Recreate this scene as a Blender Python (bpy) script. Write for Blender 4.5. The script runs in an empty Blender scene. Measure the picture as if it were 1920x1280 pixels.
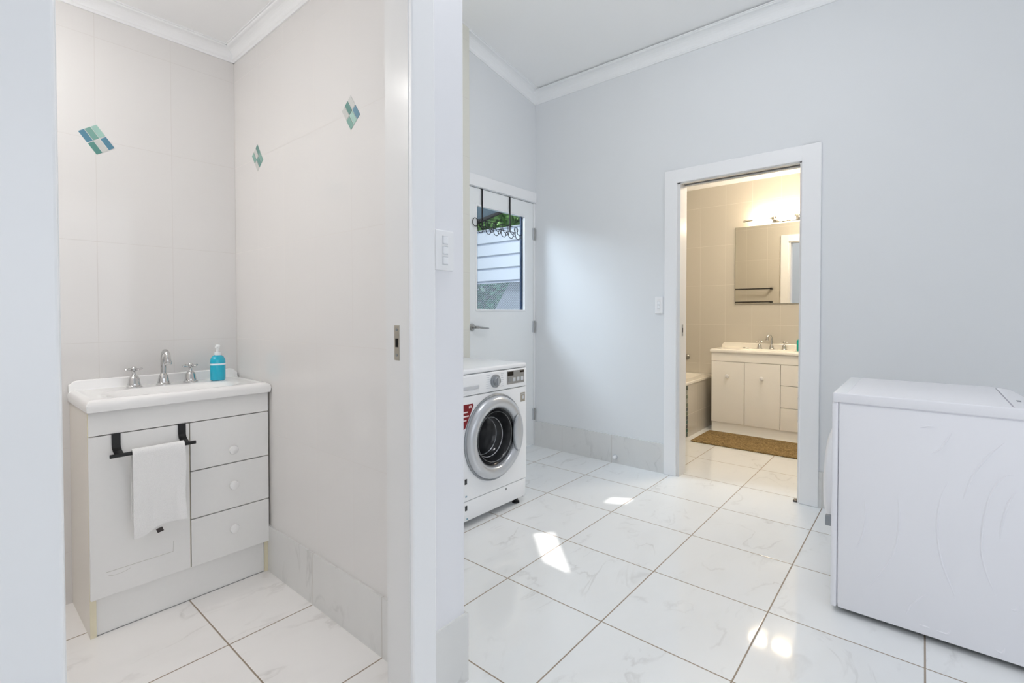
import bpy, bmesh, math, random
from mathutils import Vector, Matrix
random.seed(7)
PI = math.pi
sc = bpy.context.scene
COL = sc.collection

# ------------------------------------------------------------------ camera
YAW, PITCH, ROLL, CH = 0.7011, 0.0175, -0.0008, 1.12
FPX, CY = 913.5, 603.9
fw = Vector((math.cos(PITCH)*math.cos(YAW), math.cos(PITCH)*math.sin(YAW), -math.sin(PITCH)))
rt = Vector((math.sin(YAW), -math.cos(YAW), 0)); up = rt.cross(fw)
r2 = rt*math.cos(ROLL)+up*math.sin(ROLL); u2 = -rt*math.sin(ROLL)+up*math.cos(ROLL)
cd = bpy.data.cameras.new('camera'); cam = bpy.data.objects.new('camera', cd); COL.objects.link(cam)
M = Matrix.Identity(4)
for i in range(3):
    M[i][0] = r2[i]; M[i][1] = u2[i]; M[i][2] = -fw[i]
M[2][3] = CH
cam.matrix_world = M
cd.sensor_width = 36; cd.lens = FPX/1920*36; cd.shift_y = -(640-CY)/1920; cd.clip_start = .02
sc.camera = cam

# ------------------------------------------------------------------ world, sun, daylight, exposure
w = bpy.data.worlds.new('world'); sc.world = w; w.use_nodes = True
nt = w.node_tree; bg = nt.nodes['Background']
bg.inputs[0].default_value = (.84, .91, 1.0, 1); bg.inputs[1].default_value = .68
SUN = Vector((.25, .35, -1)).normalized()
sd = bpy.data.lights.new('sun', 'SUN'); sd.energy = 5; sd.angle = math.radians(.6); sd.color = (1, .96, .9)
so = bpy.data.objects.new('sun', sd); COL.objects.link(so); so.location = (0, 0, 8)
so.rotation_euler = SUN.to_track_quat('-Z', 'Y').to_euler()

def area(name, loc, direction, sx, sy, power, col, spread=180):
    d = bpy.data.lights.new(name, 'AREA'); d.shape = 'RECTANGLE'; d.size = sx; d.size_y = sy
    d.energy = power; d.color = col; d.spread = math.radians(spread)
    o = bpy.data.objects.new(name, d); COL.objects.link(o); o.location = loc
    o.rotation_euler = Vector(direction).to_track_quat('-Z', 'Y').to_euler()
    return o
# daylight arriving through the two big windows behind the camera and the glazed laundry door
area('daylight_window_rear', (.2, -2.15, 1.55), (.06, 1, -.05), 2.7, 1.7, 16, (.95, .96, 1))
area('daylight_window_side', (-1.75, -.75, 1.6), (1, 0, -.05), 1.9, 1.7, 2.5, (.95, .96, 1))
area('laundry_fill', (1.7, .75, 3.10), (0, 0, -1), .34, .34, 8, (.98, .98, 1))  # unseen fill lamp added to even out the laundry light
ld = bpy.data.lights.new('laundry_fill', 'POINT'); ld.shadow_soft_size = .12; ld.energy = 12.5; ld.color = (.98, .98, 1)  # second added fill, a point lamp that lifts the sloping ceiling
lo_ = bpy.data.objects.new('laundry_fill', ld); COL.objects.link(lo_); lo_.location = (1.6, .85, 2.92)
area('daylight_door_glass', (2.35, 3.55, 2.50), (.42, -1.1, -.95), 1.1, .7, 62, (.84, .92, 1))

sc.view_settings.view_transform = 'Standard'; sc.view_settings.look = 'None'
sc.view_settings.gamma = 1; sc.view_settings.use_curve_mapping = False
sc.view_settings.exposure = 0.03
sc.cycles.max_bounces = 10; sc.cycles.diffuse_bounces = 7; sc.cycles.glossy_bounces = 6
sc.cycles.transmission_bounces = 6; sc.cycles.transparent_max_bounces = 8
sc.cycles.caustics_reflective = False; sc.cycles.caustics_refractive = False
sc.cycles.sample_clamp_indirect = 6
sc.cycles.use_denoising = True

# ------------------------------------------------------------------ materials
def mat(name, col, rough=.5, metal=0, spec=.5, emis=None, estr=0, trans=0, coat=0, alpha=1):
    m = bpy.data.materials.new(name); m.use_nodes = True
    b = m.node_tree.nodes['Principled BSDF']
    b.inputs['Base Color'].default_value = (*col, 1); b.inputs['Roughness'].default_value = rough
    b.inputs['Metallic'].default_value = metal; b.inputs['Specular IOR Level'].default_value = spec
    b.inputs['Transmission Weight'].default_value = trans; b.inputs['Coat Weight'].default_value = coat
    if emis:
        b.inputs['Emission Color'].default_value = (*emis, 1); b.inputs['Emission Strength'].default_value = estr
    return m
def noisy(m, scale, amount, bump=0, detail=3, obj=True):
    """small colour variation and bump on a plain material"""
    t = m.node_tree; b = t.nodes['Principled BSDF']; N = t.nodes.new; L = t.links.new
    tc = N('ShaderNodeNewGeometry'); nz = N('ShaderNodeTexNoise'); nz.inputs['Scale'].default_value = scale
    nz.inputs['Detail'].default_value = detail; L(tc.outputs['Position'], nz.inputs['Vector'])
    c = Vector(b.inputs['Base Color'].default_value[:3])
    mx = N('ShaderNodeMix'); mx.data_type = 'RGBA'
    mx.inputs[6].default_value = (*(c*(1-amount)), 1); mx.inputs[7].default_value = (*(c*(1+amount*.4)), 1)
    L(nz.outputs['Fac'], mx.inputs[0]); L(mx.outputs[2], b.inputs['Base Color'])
    if bump:
        bp = N('ShaderNodeBump'); bp.inputs['Strength'].default_value = bump; bp.inputs['Distance'].default_value = .002
        L(nz.outputs['Fac'], bp.inputs['Height']); L(bp.outputs[0], b.inputs['Normal'])
    return m
def tiled(name, col, grout, ax, size, off, gw=.003, rough=.08, vein=0, veincol=(.5, .5, .5), bump=.3, tone=.0, spec=.5):
    """ceramic tiles: world-space grid on axes ax with pitch size and offset off, optional marble veins"""
    m = bpy.data.materials.new(name); m.use_nodes = True
    t = m.node_tree; b = t.nodes['Principled BSDF']; N = t.nodes.new; L = t.links.new
    geo = N('ShaderNodeNewGeometry'); sp = N('ShaderNodeSeparateXYZ'); L(geo.outputs['Position'], sp.inputs[0])
    def mth(op, a, b_=None, c=None):
        n = N('ShaderNodeMath'); n.operation = op
        for k, v in enumerate((a, b_, c)):
            if v is None: continue
            if isinstance(v, (int, float)): n.inputs[k].default_value = v
            else: L(v, n.inputs[k])
        return n.outputs[0]
    ds = []; ids = []
    for a, s, o in zip(ax, size, off):
        q = mth('DIVIDE', mth('SUBTRACT', sp.outputs[a], o), s)
        fr = mth('FRACT', q); ids.append(mth('FLOOR', q))
        d = mth('MINIMUM', fr, mth('SUBTRACT', 1.0, fr)); ds.append(mth('MULTIPLY', d, s))
    dmin = mth('MINIMUM', ds[0], ds[1])
    mask = mth('LESS_THAN', dmin, gw/2)
    mr = N('ShaderNodeMapRange'); mr.interpolation_type = 'SMOOTHSTEP'
    mr.inputs['From Min'].default_value = gw*.35; mr.inputs['From Max'].default_value = gw*1.1
    L(dmin, mr.inputs[0])
    wn = N('ShaderNodeTexWhiteNoise'); wn.noise_dimensions = '2D'
    cb = N('ShaderNodeCombineXYZ'); L(ids[0], cb.inputs[0]); L(ids[1], cb.inputs[1]); L(cb.outputs[0], wn.inputs['Vector'])
    base = N('ShaderNodeMix'); base.data_type = 'RGBA'
    base.inputs[6].default_value = (*[c*(1-tone) for c in col], 1); base.inputs[7].default_value = (*col, 1)
    L(wn.outputs['Value'], base.inputs[0])
    cur = base.outputs[2]
    if vein:
        # shift noise space per tile so the veins break at each joint
        add = N('ShaderNodeVectorMath'); add.operation = 'MULTIPLY_ADD'
        L(wn.outputs['Color'], add.inputs[0]); add.inputs[1].default_value = (9, 9, 9); L(geo.outputs['Position'], add.inputs[2])
        mp = N('ShaderNodeMapping'); mp.inputs['Rotation'].default_value = (0, 0, .7); mp.inputs['Scale'].default_value = (1, 1.9, 1)
        L(add.outputs[0], mp.inputs[0])
        n1 = N('ShaderNodeTexNoise'); n1.inputs['Scale'].default_value = 2.6; n1.inputs['Detail'].default_value = 6; n1.inputs['Distortion'].default_value = .7
        L(mp.outputs[0], n1.inputs['Vector'])
        v = mth('ABSOLUTE', mth('SUBTRACT', n1.outputs['Fac'], .5))
        vr = N('ShaderNodeMapRange'); vr.inputs['From Min'].default_value = 0; vr.inputs['From Max'].default_value = .022
        vr.inputs['To Min'].default_value = 1; vr.inputs['To Max'].default_value = 0; L(v, vr.inputs[0])
        n2 = N('ShaderNodeTexNoise'); n2.inputs['Scale'].default_value = 3.5; n2.inputs['Detail'].default_value = 3; L(mp.outputs[0], n2.inputs['Vector'])
        vm = N('ShaderNodeMapRange'); vm.inputs['From Min'].default_value = .48; vm.inputs['From Max'].default_value = .68; L(n2.outputs['Fac'], vm.inputs[0])
        f = mth('MULTIPLY', mth('MULTIPLY', vr.outputs[0], vm.outputs[0]), vein)
        f = mth('ADD', f, mth('MULTIPLY', vm.outputs[0], vein*.16))
        vx = N('ShaderNodeMix'); vx.data_type = 'RGBA'; L(f, vx.inputs[0]); L(cur, vx.inputs[6]); vx.inputs[7].default_value = (*veincol, 1)
        cur = vx.outputs[2]
    gx = N('ShaderNodeMix'); gx.data_type = 'RGBA'; L(mask, gx.inputs[0]); L(cur, gx.inputs[6]); gx.inputs[7].default_value = (*grout, 1)
    L(gx.outputs[2], b.inputs['Base Color'])
    rr = N('ShaderNodeMapRange'); rr.inputs['To Min'].default_value = rough; rr.inputs['To Max'].default_value = .7; L(mask, rr.inputs[0])
    L(rr.outputs[0], b.inputs['Roughness']); b.inputs['Specular IOR Level'].default_value = spec
    bp = N('ShaderNodeBump'); bp.inputs['Strength'].default_value = bump; bp.inputs['Distance'].default_value = .001
    L(mr.outputs[0], bp.inputs['Height']); L(bp.outputs[0], b.inputs['Normal'])
    return m

T = .4515
X0, Y0 = 1.098, 1.784
GROUT = (.31, .25, .19)
M_floor = tiled('floor_marble_tile', (.845, .862, .868), GROUT, (0, 1), (.452, .450), (X0, Y0), gw=.0048, rough=.06, vein=.5, veincol=(.58, .58, .57), tone=.02)
M_floorwc = tiled('floor_marble_tile_toilet_room', (.90, .885, .87), GROUT, (0, 1), (.452, .450), (.627, Y0), gw=.0048, rough=.09, vein=.48, veincol=(.58, .56, .53), tone=.02)
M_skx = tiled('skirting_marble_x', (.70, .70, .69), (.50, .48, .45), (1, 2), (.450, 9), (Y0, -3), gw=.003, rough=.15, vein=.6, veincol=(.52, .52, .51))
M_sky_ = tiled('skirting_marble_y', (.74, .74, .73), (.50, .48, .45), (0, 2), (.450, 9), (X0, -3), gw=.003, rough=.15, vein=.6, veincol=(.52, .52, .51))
WT = (.735, .722, .71); WG = (.64, .62, .60)
M_tx = tiled('wall_tile_x', WT, WG, (1, 2), (.25, .402), (1.51, .202), gw=.002, rough=.09, bump=.12, tone=.01)
M_ty = tiled('wall_tile_y', WT, WG, (0, 2), (.255, .402), (.42, .202), gw=.002, rough=.09, bump=.12, tone=.01)
BT = (.57, .54, .48); BG_ = (.64, .61, .55)
M_bx = tiled('bath_tile_x', BT, BG_, (1, 2), (.249, .402), (1.778, .202), gw=.003, rough=.14, bump=.25, tone=.015)
M_by = tiled('bath_tile_y', BT, BG_, (0, 2), (.249, .402), (4.35, .202), gw=.003, rough=.14, bump=.25, tone=.015)
M_nib = tiled('laundry_tile', (.72, .71, .64), (.62, .6, .55), (0, 2), (.25, .402), (2.3, .202), gw=.003, rough=.2)
M_wall = noisy(mat('wall_paint_grey', (.75, .768, .785), .55, spec=.25), 3, .01)
M_wallw = noisy(mat('wall_paint_white', (.815, .82, .85), .45, spec=.35), 3, .01)
M_ceil = noisy(mat('ceiling_paint', (.90, .905, .91), .7, spec=.2), 2, .01)
M_corn = mat('cornice_paint', (.86, .87, .88), .5, spec=.3)
M_trim = mat('trim_gloss_paint', (.86, .865, .875), .25, spec=.5)
M_jamb = mat('jamb_semi_gloss_paint', (.74, .738, .732), .22, spec=.6)
M_door = mat('door_paint', (.83, .85, .855), .35, spec=.4)
M_alum = mat('track_dark_metal', (.12, .11, .10), .4, metal=.6)
M_chrome = mat('chrome', (.62, .62, .62), .08, metal=1)
M_satin = mat('satin_steel', (.42, .42, .41), .32, metal=1)
M_strike = mat('strike_brass_steel', (.46, .43, .37), .35, metal=.9)
M_dark = mat('dark_recess', (.02, .018, .016), .9, spec=.1)
M_black = mat('black_powder_coat', (.012, .012, .013), .35, spec=.4)
M_cab = noisy(mat('cabinet_laminate', (.86, .86, .85), .4, spec=.35), 60, .015, bump=.03)
M_cabside = noisy(mat('cabinet_side_cream', (.78, .74, .68), .4, spec=.35), 6, .02)
M_edge = noisy(mat('yellowed_edge_strip', (.80, .74, .56), .45), 20, .05)
M_knob = mat('knob_plastic', (.84, .84, .84), .25)
M_basin = mat('basin_acrylic', (.88, .88, .875), .12, spec=.5, coat=.3)
M_ivory = mat('bath_acrylic', (.87, .84, .77), .15, coat=.3)
M_ivcab = noisy(mat('bath_cabinet_laminate', (.89, .865, .81), .4, spec=.35), 8, .02)
M_towel = noisy(mat('white_terry', (.94, .94, .94), .95, spec=.05), 420, .10, bump=1.0, detail=2)
M_app = mat('appliance_enamel', (.84, .855, .875), .28, spec=.4)
M_dry = mat('dryer_enamel', (.86, .86, .895), .35, spec=.35)
M_silver = mat('silver_plastic', (.56, .58, .61), .28, metal=.55)
M_silver2 = mat('silver_plastic_dark', (.30, .32, .34), .35, metal=.5)
M_grey = mat('grey_plastic', (.25, .26, .26), .4)
M_greyl = mat('grey_plastic_light', (.55, .57, .6), .4)
M_disp = mat('display_black', (.01, .01, .012), .1)
M_red = mat('red_sticker', (.20, .002, .006), .35)
M_stw = mat('sticker_white_print', (.85, .75, .75), .5)
M_tan = mat('tan_sticker', (.32, .29, .24), .5)
M_print = mat('grey_print', (.45, .48, .53), .6)
M_bowl = noisy(mat('door_bowl_glass', (.030, .031, .034), .14, spec=.4), 22, .75, bump=.25, detail=4)
M_drum = noisy(mat('drum_rubber', (.045, .047, .05), .35), 30, .4, bump=.3)
M_tag = mat('towel_tag', (.06, .05, .05), .8)
M_mirror = mat('mirror_silver', (.92, .92, .90), .01, metal=1)
M_mirr_e = mat('mirror_edge', (.35, .38, .34), .2, metal=.5)
M_cladding = mat('corrugated_sheet', (.53, .555, .61), .45, spec=.3)
M_dkframe = mat('navy_frame', (.006, .028, .08), .5, spec=.2)
M_soff = mat('awning_soffit', (.09, .12, .14), .8)
M_mesh = mat('security_mesh', (.30, .34, .40), .5, metal=.3)
M_conc = noisy(mat('pale_concrete', (.60, .60, .66), .8), 8, .15)
M_ground = noisy(mat('outdoor_ground', (.10, .14, .07), .9), 6, .4)
M_leaf = noisy(mat('leaf_green', (.22, .46, .10), .5), 4, .6)
M_leaf2 = noisy(mat('leaf_teal_green', (.03, .17, .10), .5), 4, .6)
M_glass = mat('window_glass', (1, 1, 1), 0, trans=1)
M_bulb = mat('lit_glass_shade', (1, .9, .75), .3, emis=(1, .80, .55), estr=52)
M_down = mat('lit_diffuser', (1, 1, 1), .3, emis=(1, .97, .93), estr=150)

def arch_glass(m):
    t = m.node_tree; t.nodes.clear()
    o = t.nodes.new('ShaderNodeOutputMaterial'); mx = t.nodes.new('ShaderNodeMixShader')
    g = t.nodes.new('ShaderNodeBsdfGlossy'); g.inputs['Roughness'].default_value = .01
    tr = t.nodes.new('ShaderNodeBsdfTransparent'); tr.inputs[0].default_value = (.93, .97, 1, 1)
    lw = t.nodes.new('ShaderNodeLayerWeight'); lw.inputs[0].default_value = .25; fr = t.nodes.new('ShaderNodeMath'); fr.operation = 'MULTIPLY_ADD'
    t.links.new(lw.outputs['Facing'], fr.inputs[0]); fr.inputs[1].default_value = .10; fr.inputs[2].default_value = .02
    t.links.new(fr.outputs[0], mx.inputs[0]); t.links.new(tr.outputs[0], mx.inputs[1]); t.links.new(g.outputs[0], mx.inputs[2])
    t.links.new(mx.outputs[0], o.inputs[0])
arch_glass(M_glass)
M_soapb = mat('blue_soap', (.0, .42, .60), .08, spec=.5, coat=.5)
M_soapt = mat('clear_pump_plastic', (.86, .89, .90), .2)
M_soapl = mat('soap_label', (.72, .86, .92), .5)
M_teal = mat('teal_soap', (.0, .35, .30), .12)

# rug: mottled brown-green flat weave
M_rug = bpy.data.materials.new('rug_weave'); M_rug.use_nodes = True
t = M_rug.node_tree; b = t.nodes['Principled BSDF']; N = t.nodes.new; L = t.links.new
g_ = N('ShaderNodeNewGeometry'); n1 = N('ShaderNodeTexNoise'); n1.inputs['Scale'].default_value = 48; n1.inputs['Detail'].default_value = 4; n1.inputs['Distortion'].default_value = 1.5
L(g_.outputs['Position'], n1.inputs['Vector'])
cr = N('ShaderNodeValToRGB'); e = cr.color_ramp.elements
e[0].position = .38; e[0].color = (.14, .085, .03, 1); e[1].position = .62; e[1].color = (.33, .23, .10, 1)
e.new(.5).color = (.23, .155, .055, 1)
L(n1.outputs['Fac'], cr.inputs[0]); L(cr.outputs[0], b.inputs['Base Color']); b.inputs['Roughness'].default_value = .95
bp = N('ShaderNodeBump'); bp.inputs['Strength'].default_value = .8; bp.inputs['Distance'].default_value = .004
L(n1.outputs['Fac'], bp.inputs['Height']); L(bp.outputs[0], b.inputs['Normal'])

# ------------------------------------------------------------------ mesh builder
class B:
    def __init__(s, mtx=None): s.bm = bmesh.new(); s.m = mtx
    def _fin(s, vs):
        if s.m is not None: bmesh.ops.transform(s.bm, matrix=s.m, verts=vs)
    def box(s, x0, x1, y0, y1, z0, z1, bev=0, seg=2):
        r = bmesh.ops.create_cube(s.bm, size=1); vs = r['verts']
        for v in vs: v.co = Vector(((x0+x1)/2+v.co.x*(x1-x0), (y0+y1)/2+v.co.y*(y1-y0), (z0+z1)/2+v.co.z*(z1-z0)))
        if bev:
            es = list({e for v in vs for e in v.link_edges})
            r = bmesh.ops.bevel(s.bm, geom=es, offset=bev, segments=seg, profile=.5, affect='EDGES')
            vs = list({v for f in r['faces'] for v in f.verts} | {v for v in vs if v.is_valid})
        s._fin(vs); return s
    def rings(s, rings, close=True, caps=True):
        R = [[s.bm.verts.new(p) for p in r] for r in rings]; n = len(R[0])
        for a, b_ in zip(R, R[1:]):
            for i in range(n if close else n-1):
                j = (i+1) % n; s.bm.faces.new((a[i], a[j], b_[j], b_[i]))
        if caps and close:
            s.bm.faces.new(R[0][::-1]); s.bm.faces.new(R[-1])
        s._fin([v for r in R for v in r]); return s
    def lathe(s, prof, c=(0, 0, 0), axis='z', n=32, caps=True):
        rs = []
        for r, h in prof:
            ring = []
            for k in range(n):
                a = 2*PI*k/n; p, q = r*math.cos(a), r*math.sin(a)
                v = {'z': (p, q, h), 'y': (p, h, -q), 'x': (h, p, q), '-x': (-h, q, p), '-y': (p, -h, q)}[axis]
                ring.append(Vector(c)+Vector(v))
            rs.append(ring)
        return s.rings(rs, True, caps)
    def tube(s, pts, r, n=10, caps=True):
        pts = [Vector(p) for p in pts]; rr = r if isinstance(r, (list, tuple)) else [r]*len(pts)
        rs = []; prev = None
        for i, p in enumerate(pts):
            a = pts[max(0, i-1)]; b_ = pts[min(len(pts)-1, i+1)]; d = (b_-a).normalized()
            if prev is None:
                u = d.cross(Vector((0, 0, 1)))
                if u.length < .05: u = d.cross(Vector((1, 0, 0)))
            else: u = prev-d*prev.dot(d)
            u.normalize(); prev = u; v = d.cross(u)
            rs.append([p+(u*math.cos(2*PI*k/n)+v*math.sin(2*PI*k/n))*rr[i] for k in range(n)])
        return s.rings(rs, True, caps)
    def prism(s, poly, vec):
        vec = Vector(vec); return s.rings([[Vector(p) for p in poly], [Vector(p)+vec for p in poly]])
    def quad(s, a, b_, c, d):
        vs = [s.bm.verts.new(p) for p in (a, b_, c, d)]; s.bm.faces.new(vs); s._fin(vs); return s
def wl(o):
    v = Vector(o.location)
    while o.parent: o = o.parent; v = v+Vector(o.location)
    return v
def obj(name, b_, m, parent=None, smooth=False, loc=None, **kw):
    bm = b_.bm; bmesh.ops.recalc_face_normals(bm, faces=bm.faces)
    me = bpy.data.meshes.new(name)
    off = wl(parent) if parent else Vector(loc or (0, 0, 0))
    bmesh.ops.translate(bm, verts=bm.verts, vec=-off)
    bm.to_mesh(me); bm.free(); me.materials.append(m)
    if smooth:
        for p in me.polygons: p.use_smooth = True
        try: me.set_sharp_from_angle(angle=math.radians(38))
        except Exception: pass
    o = bpy.data.objects.new(name, me); COL.objects.link(o)
    if parent: o.parent = parent
    else: o.location = off
    for k, v in kw.items(): o[k] = v
    return o
def thing(name, loc, label, cat, group=None):
    o = bpy.data.objects.new(name, None); COL.objects.link(o); o.location = loc; o.empty_display_size = .05
    o['label'] = label; o['category'] = cat
    if group: o['group'] = group
    return o
def struct(name, b_, m, label, cat, parent=None, smooth=False):
    if parent: return obj(name, b_, m, parent, smooth)
    return obj(name, b_, m, None, smooth, kind='structure', label=label, category=cat)
def sroot(name, loc, label, cat):
    o = thing(name, loc, label, cat); o['kind'] = 'structure'; return o
def ray(px, py):
    return fw+r2*((px-960)/FPX)-u2*((py-CY)/FPX)
def bez(pts, n=16):
    """Catmull-Rom through points"""
    P = [Vector(p) for p in pts]; P = [P[0]*2-P[1]]+P+[P[-1]*2-P[-2]]; out = []
    for i in range(1, len(P)-2):
        for k in range(n):
            t_ = k/n; a, b_, c, d = P[i-1:i+3]
            out.append(.5*((2*b_)+(c-a)*t_+(2*a-5*b_+4*c-d)*t_*t_+(3*b_-a-3*c+d)*t_**3))
    out.append(P[-2]); return out

# ------------------------------------------------------------------ setting: levels and planes
GX = 3.285        # grey laundry wall face
GXB = 3.385       # its bathroom face
DY = 2.515        # laundry door wall face
WCX = .932        # toilet-room right wall face
WX2 = 1.03        # its laundry face
WY, WYB = 1.06, 1.156   # toilet-room front wall
BX = 5.15         # bathroom far wall
RAKE = .179
def cz(x): return 2.955+RAKE*(GX-x)

struct('floor', B().quad((WX2-.001, WYB, 0), (GXB, WYB, 0), (GXB, DY+.1, 0), (WX2-.001, DY+.1, 0)).quad((-1.85, -2.25, 0), (GXB, -2.25, 0), (GXB, WYB, 0), (-1.85, WYB, 0)).quad((GXB, -.6, 0), (BX+.05, -.6, 0), (BX+.05, 2.4, 0), (GXB, 2.4, 0)),
       M_floor, 'glossy white marble look floor tiles of the laundry and bathroom', 'floor')
struct('floor', B().quad((-.62, 1.11, .001), (WX2, 1.11, .001), (WX2, DY+.1, .001), (-.62, DY+.1, .001)),
       M_floorwc, 'marble look floor tiles of the small toilet room with vanity', 'floor')

# grey wall with bathroom doorway: opening y .548 .. 1.295, z 0..2.03
OY0, OY1, OZ = .548, 1.292, 2.02
struct('wall_right', B().box(GX, GXB, OY1, DY+.1, 0, 3.1).box(GX, GXB, -2.25, OY0, 0, 3.1).box(GX, GXB, OY0, OY1, OZ, 3.1),
       M_wall, 'pale grey painted laundry wall with the bathroom doorway', 'wall')
# laundry door wall: leaf x 2.47..3.29 z ..2.05
DX0, DX1, DZ = 2.465, 3.262, 2.048
struct('wall_back', B().box(WX2, DX0, DY, DY+.1, 0, 3.45).box(DX0, DX1+.02, DY, DY+.1, DZ, 3.45).box(DX1+.02, GXB, DY, DY+.1, 0, 3.1),
       M_wall, 'pale grey painted wall around the glazed laundry door', 'wall')
struct('wall_nib', B().box(WX2, 2.43, DY-.075, DY, 0, 3.30), M_nib, 'narrow cream tiled wall strip left of laundry door', 'wall')
struct('wall_back_outer', B().box(WX2, GX, DY+.02, DY+.1, 3.05, 3.45), M_wall, 'upper part of the laundry door wall', 'wall')
# toilet room walls
MWX = 0.128   # left edge of door opening
JX = .8215
struct('wall_toilet_right', B().box(WCX, WX2, WYB, DY+.02, 0, 3.5), M_tx, 'white tiled right wall of the toilet room', 'wall')
struct('wall_laundry_side', B().box(WX2, WX2+.004, WYB, DY, 0, 3.4), M_wall, 'laundry side of the toilet room wall', 'wall')
struct('wall_toilet_back', B().box(-.62, WCX, DY-.005, DY+.1, 0, 2.5), M_ty, 'white tiled wall behind the toilet room vanity', 'wall')
struct('wall_toilet_left', B().box(-.72, -.62, 1.156, DY+.1, 0, 2.5), M_tx, 'white tiled left wall of the toilet room', 'wall')
struct('ceiling_toilet', B().box(-.62, WCX, WYB, DY, 2.36, 2.42), M_ceil, 'flat white ceiling of the toilet room', 'ceiling')
# front wall of the toilet room (pillar with light switch on its right end)
struct('wall_front', B().box(.845, WX2, WY, WYB, 0, 3.6, bev=.004).box(-1.85, .04, WY, WYB, 0, 3.6).box(.04, .845, WY, WYB, 2.2, 3.6),
       M_wallw, 'white painted wall around the sliding toilet room door, with pillar end', 'wall')
# raked ceiling with two unseen openings added to throw sun patches on the floor
SUN_SPOT = [(1.955, 1.50), (2.029, 1.435), (1.75, 1.153), (1.763, 1.30)]
def up_ray(px, py):
    # follow the sun upwards from the floor spot to the raked ceiling
    tt = 0
    for _ in range(30):
        x = px-SUN.x/-SUN.z*tt; tt = cz(x)
    return px-SUN.x/-SUN.z*tt, py-SUN.y/-SUN.z*tt
bm_c = B()
def cslab(x0, x1, y0, y1):
    bm_c.rings([[(x0, y0, cz(x0)), (x1, y0, cz(x1)), (x1, y1, cz(x1)), (x0, y1, cz(x0))], [(x0, y0, cz(x0)+.08), (x1, y0, cz(x1)+.08), (x1, y1, cz(x1)+.08), (x0, y1, cz(x0)+.08)]])
CY0, CY1 = -2.25, DY+.1
cur_x = -1.85
SUN_SPOT2 = [(2.545, 1.43), (2.64, 1.44), (2.715, 1.325), (2.60, 1.325)]  # floor sun patch that shapes the second added opening
for quad in (SUN_SPOT, SUN_SPOT2):
    hole = [up_ray(*q) for q in quad]
    hx0 = min(h[0] for h in hole)-.04; hx1 = max(h[0] for h in hole)+.04; hy0 = min(h[1] for h in hole)-.04; hy1 = max(h[1] for h in hole)+.04
    cslab(cur_x, hx0, CY0, CY1); cslab(hx0, hx1, CY0, hy0); cslab(hx0, hx1, hy1, CY1); cur_x = hx1
    cx_, cy_ = sum(h[0] for h in hole)/4, sum(h[1] for h in hole)/4
    angf = lambda p: math.atan2(p[1]-cy_, p[0]-cx_)
    hs = sorted(hole, key=angf); os_ = sorted([(hx0, hy0), (hx1, hy0), (hx1, hy1), (hx0, hy1)], key=angf)
    best = min(range(4), key=lambda s_: sum((hs[(i+s_) % 4][0]-os_[i][0])**2+(hs[(i+s_) % 4][1]-os_[i][1])**2 for i in range(4)))
    hs = [hs[(i+best) % 4] for i in range(4)]
    for i in range(4):
        j = (i+1) % 4
        bm_c.rings([[(p_[0], p_[1], cz(p_[0])) for p_ in (os_[i], os_[j], hs[j], hs[i])], [(p_[0], p_[1], cz(p_[0])+.01) for p_ in (os_[i], os_[j], hs[j], hs[i])]])
cslab(cur_x, GXB, CY0, CY1)
struct('ceiling', bm_c, M_ceil, 'sloping white laundry ceiling', 'ceiling')

# camera room back and side walls with big windows (behind the photographer)
struct('wall_rear', B().box(-1.85, -1.2, -2.3, -2.2, 0, 3.9).box(1.6, GXB, -2.3, -2.2, 0, 3.9).box(-1.2, 1.6, -2.3, -2.2, 0, .65).box(-1.2, 1.6, -2.3, -2.2, 2.45, 3.9),
       M_wall, 'rear room wall with a wide window', 'wall')
struct('wall_left', B().box(-1.95, -1.85, -2.3, -1.75, 0, 3.95).box(-1.95, -1.85, .25, WYB, 0, 3.95).box(-1.95, -1.85, -1.75, .25, 0, .7).box(-1.95, -1.85, -1.75, .25, 2.5, 3.95),
       M_wall, 'left room wall with a window', 'wall')
for nm, bx in (('window_1', ((-1.2, 1.6), -2.25, (.65, 2.45), 'y')), ('window_2', ((-1.75, .25), -1.9, (.7, 2.5), 'x'))):
    (a0, a1), pl, (z0, z1), ax = bx
    bb = B()
    for u0, u1, v0, v1 in ((a0, a1, z0, z0+.05), (a0, a1, z1-.05, z1), (a0, a0+.05, z0, z1), (a1-.05, a1, z0, z1), ((a0+a1)/2-.025, (a0+a1)/2+.025, z0, z1)):
        if ax == 'y': bb.box(u0, u1, pl-.03, pl+.03, v0, v1)
        else: bb.box(pl-.03, pl+.03, u0, u1, v0, v1)
    struct(nm, bb, M_trim, 'white framed window behind the photographer', 'window')

# bathroom shell
BZ = 2.50
struct('wall_bathroom_back', B().box(BX, BX+.1, -.7, 2.5, 0, 2.6), M_bx, 'cream tiled far wall of the bathroom', 'wall')
struct('wall_bathroom_left', B().box(GXB, BX+.1, 2.38, 2.5, 0, 2.6), M_by, 'cream tiled wall beside the bath', 'wall')
struct('wall_bathroom_right', B().box(GXB, BX+.1, -.7, -.6, 0, 2.6), M_by, 'cream tiled right wall of the bathroom', 'wall')
struct('wall_bathroom_front', B().box(GXB, GXB+.012, OY1, 2.38, 0, 2.6).box(GXB, GXB+.012, -.6, OY0, 0, 2.6).box(GXB, GXB+.012, OY0, OY1, OZ, 2.6),
       M_bx, 'cream tiled inner side of the bathroom doorway wall', 'wall')
struct('ceiling_bathroom', B().box(GXB, BX+.1, -.7, 2.5, BZ, BZ+.06), M_ceil, 'flat white bathroom ceiling', 'ceiling')

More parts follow.
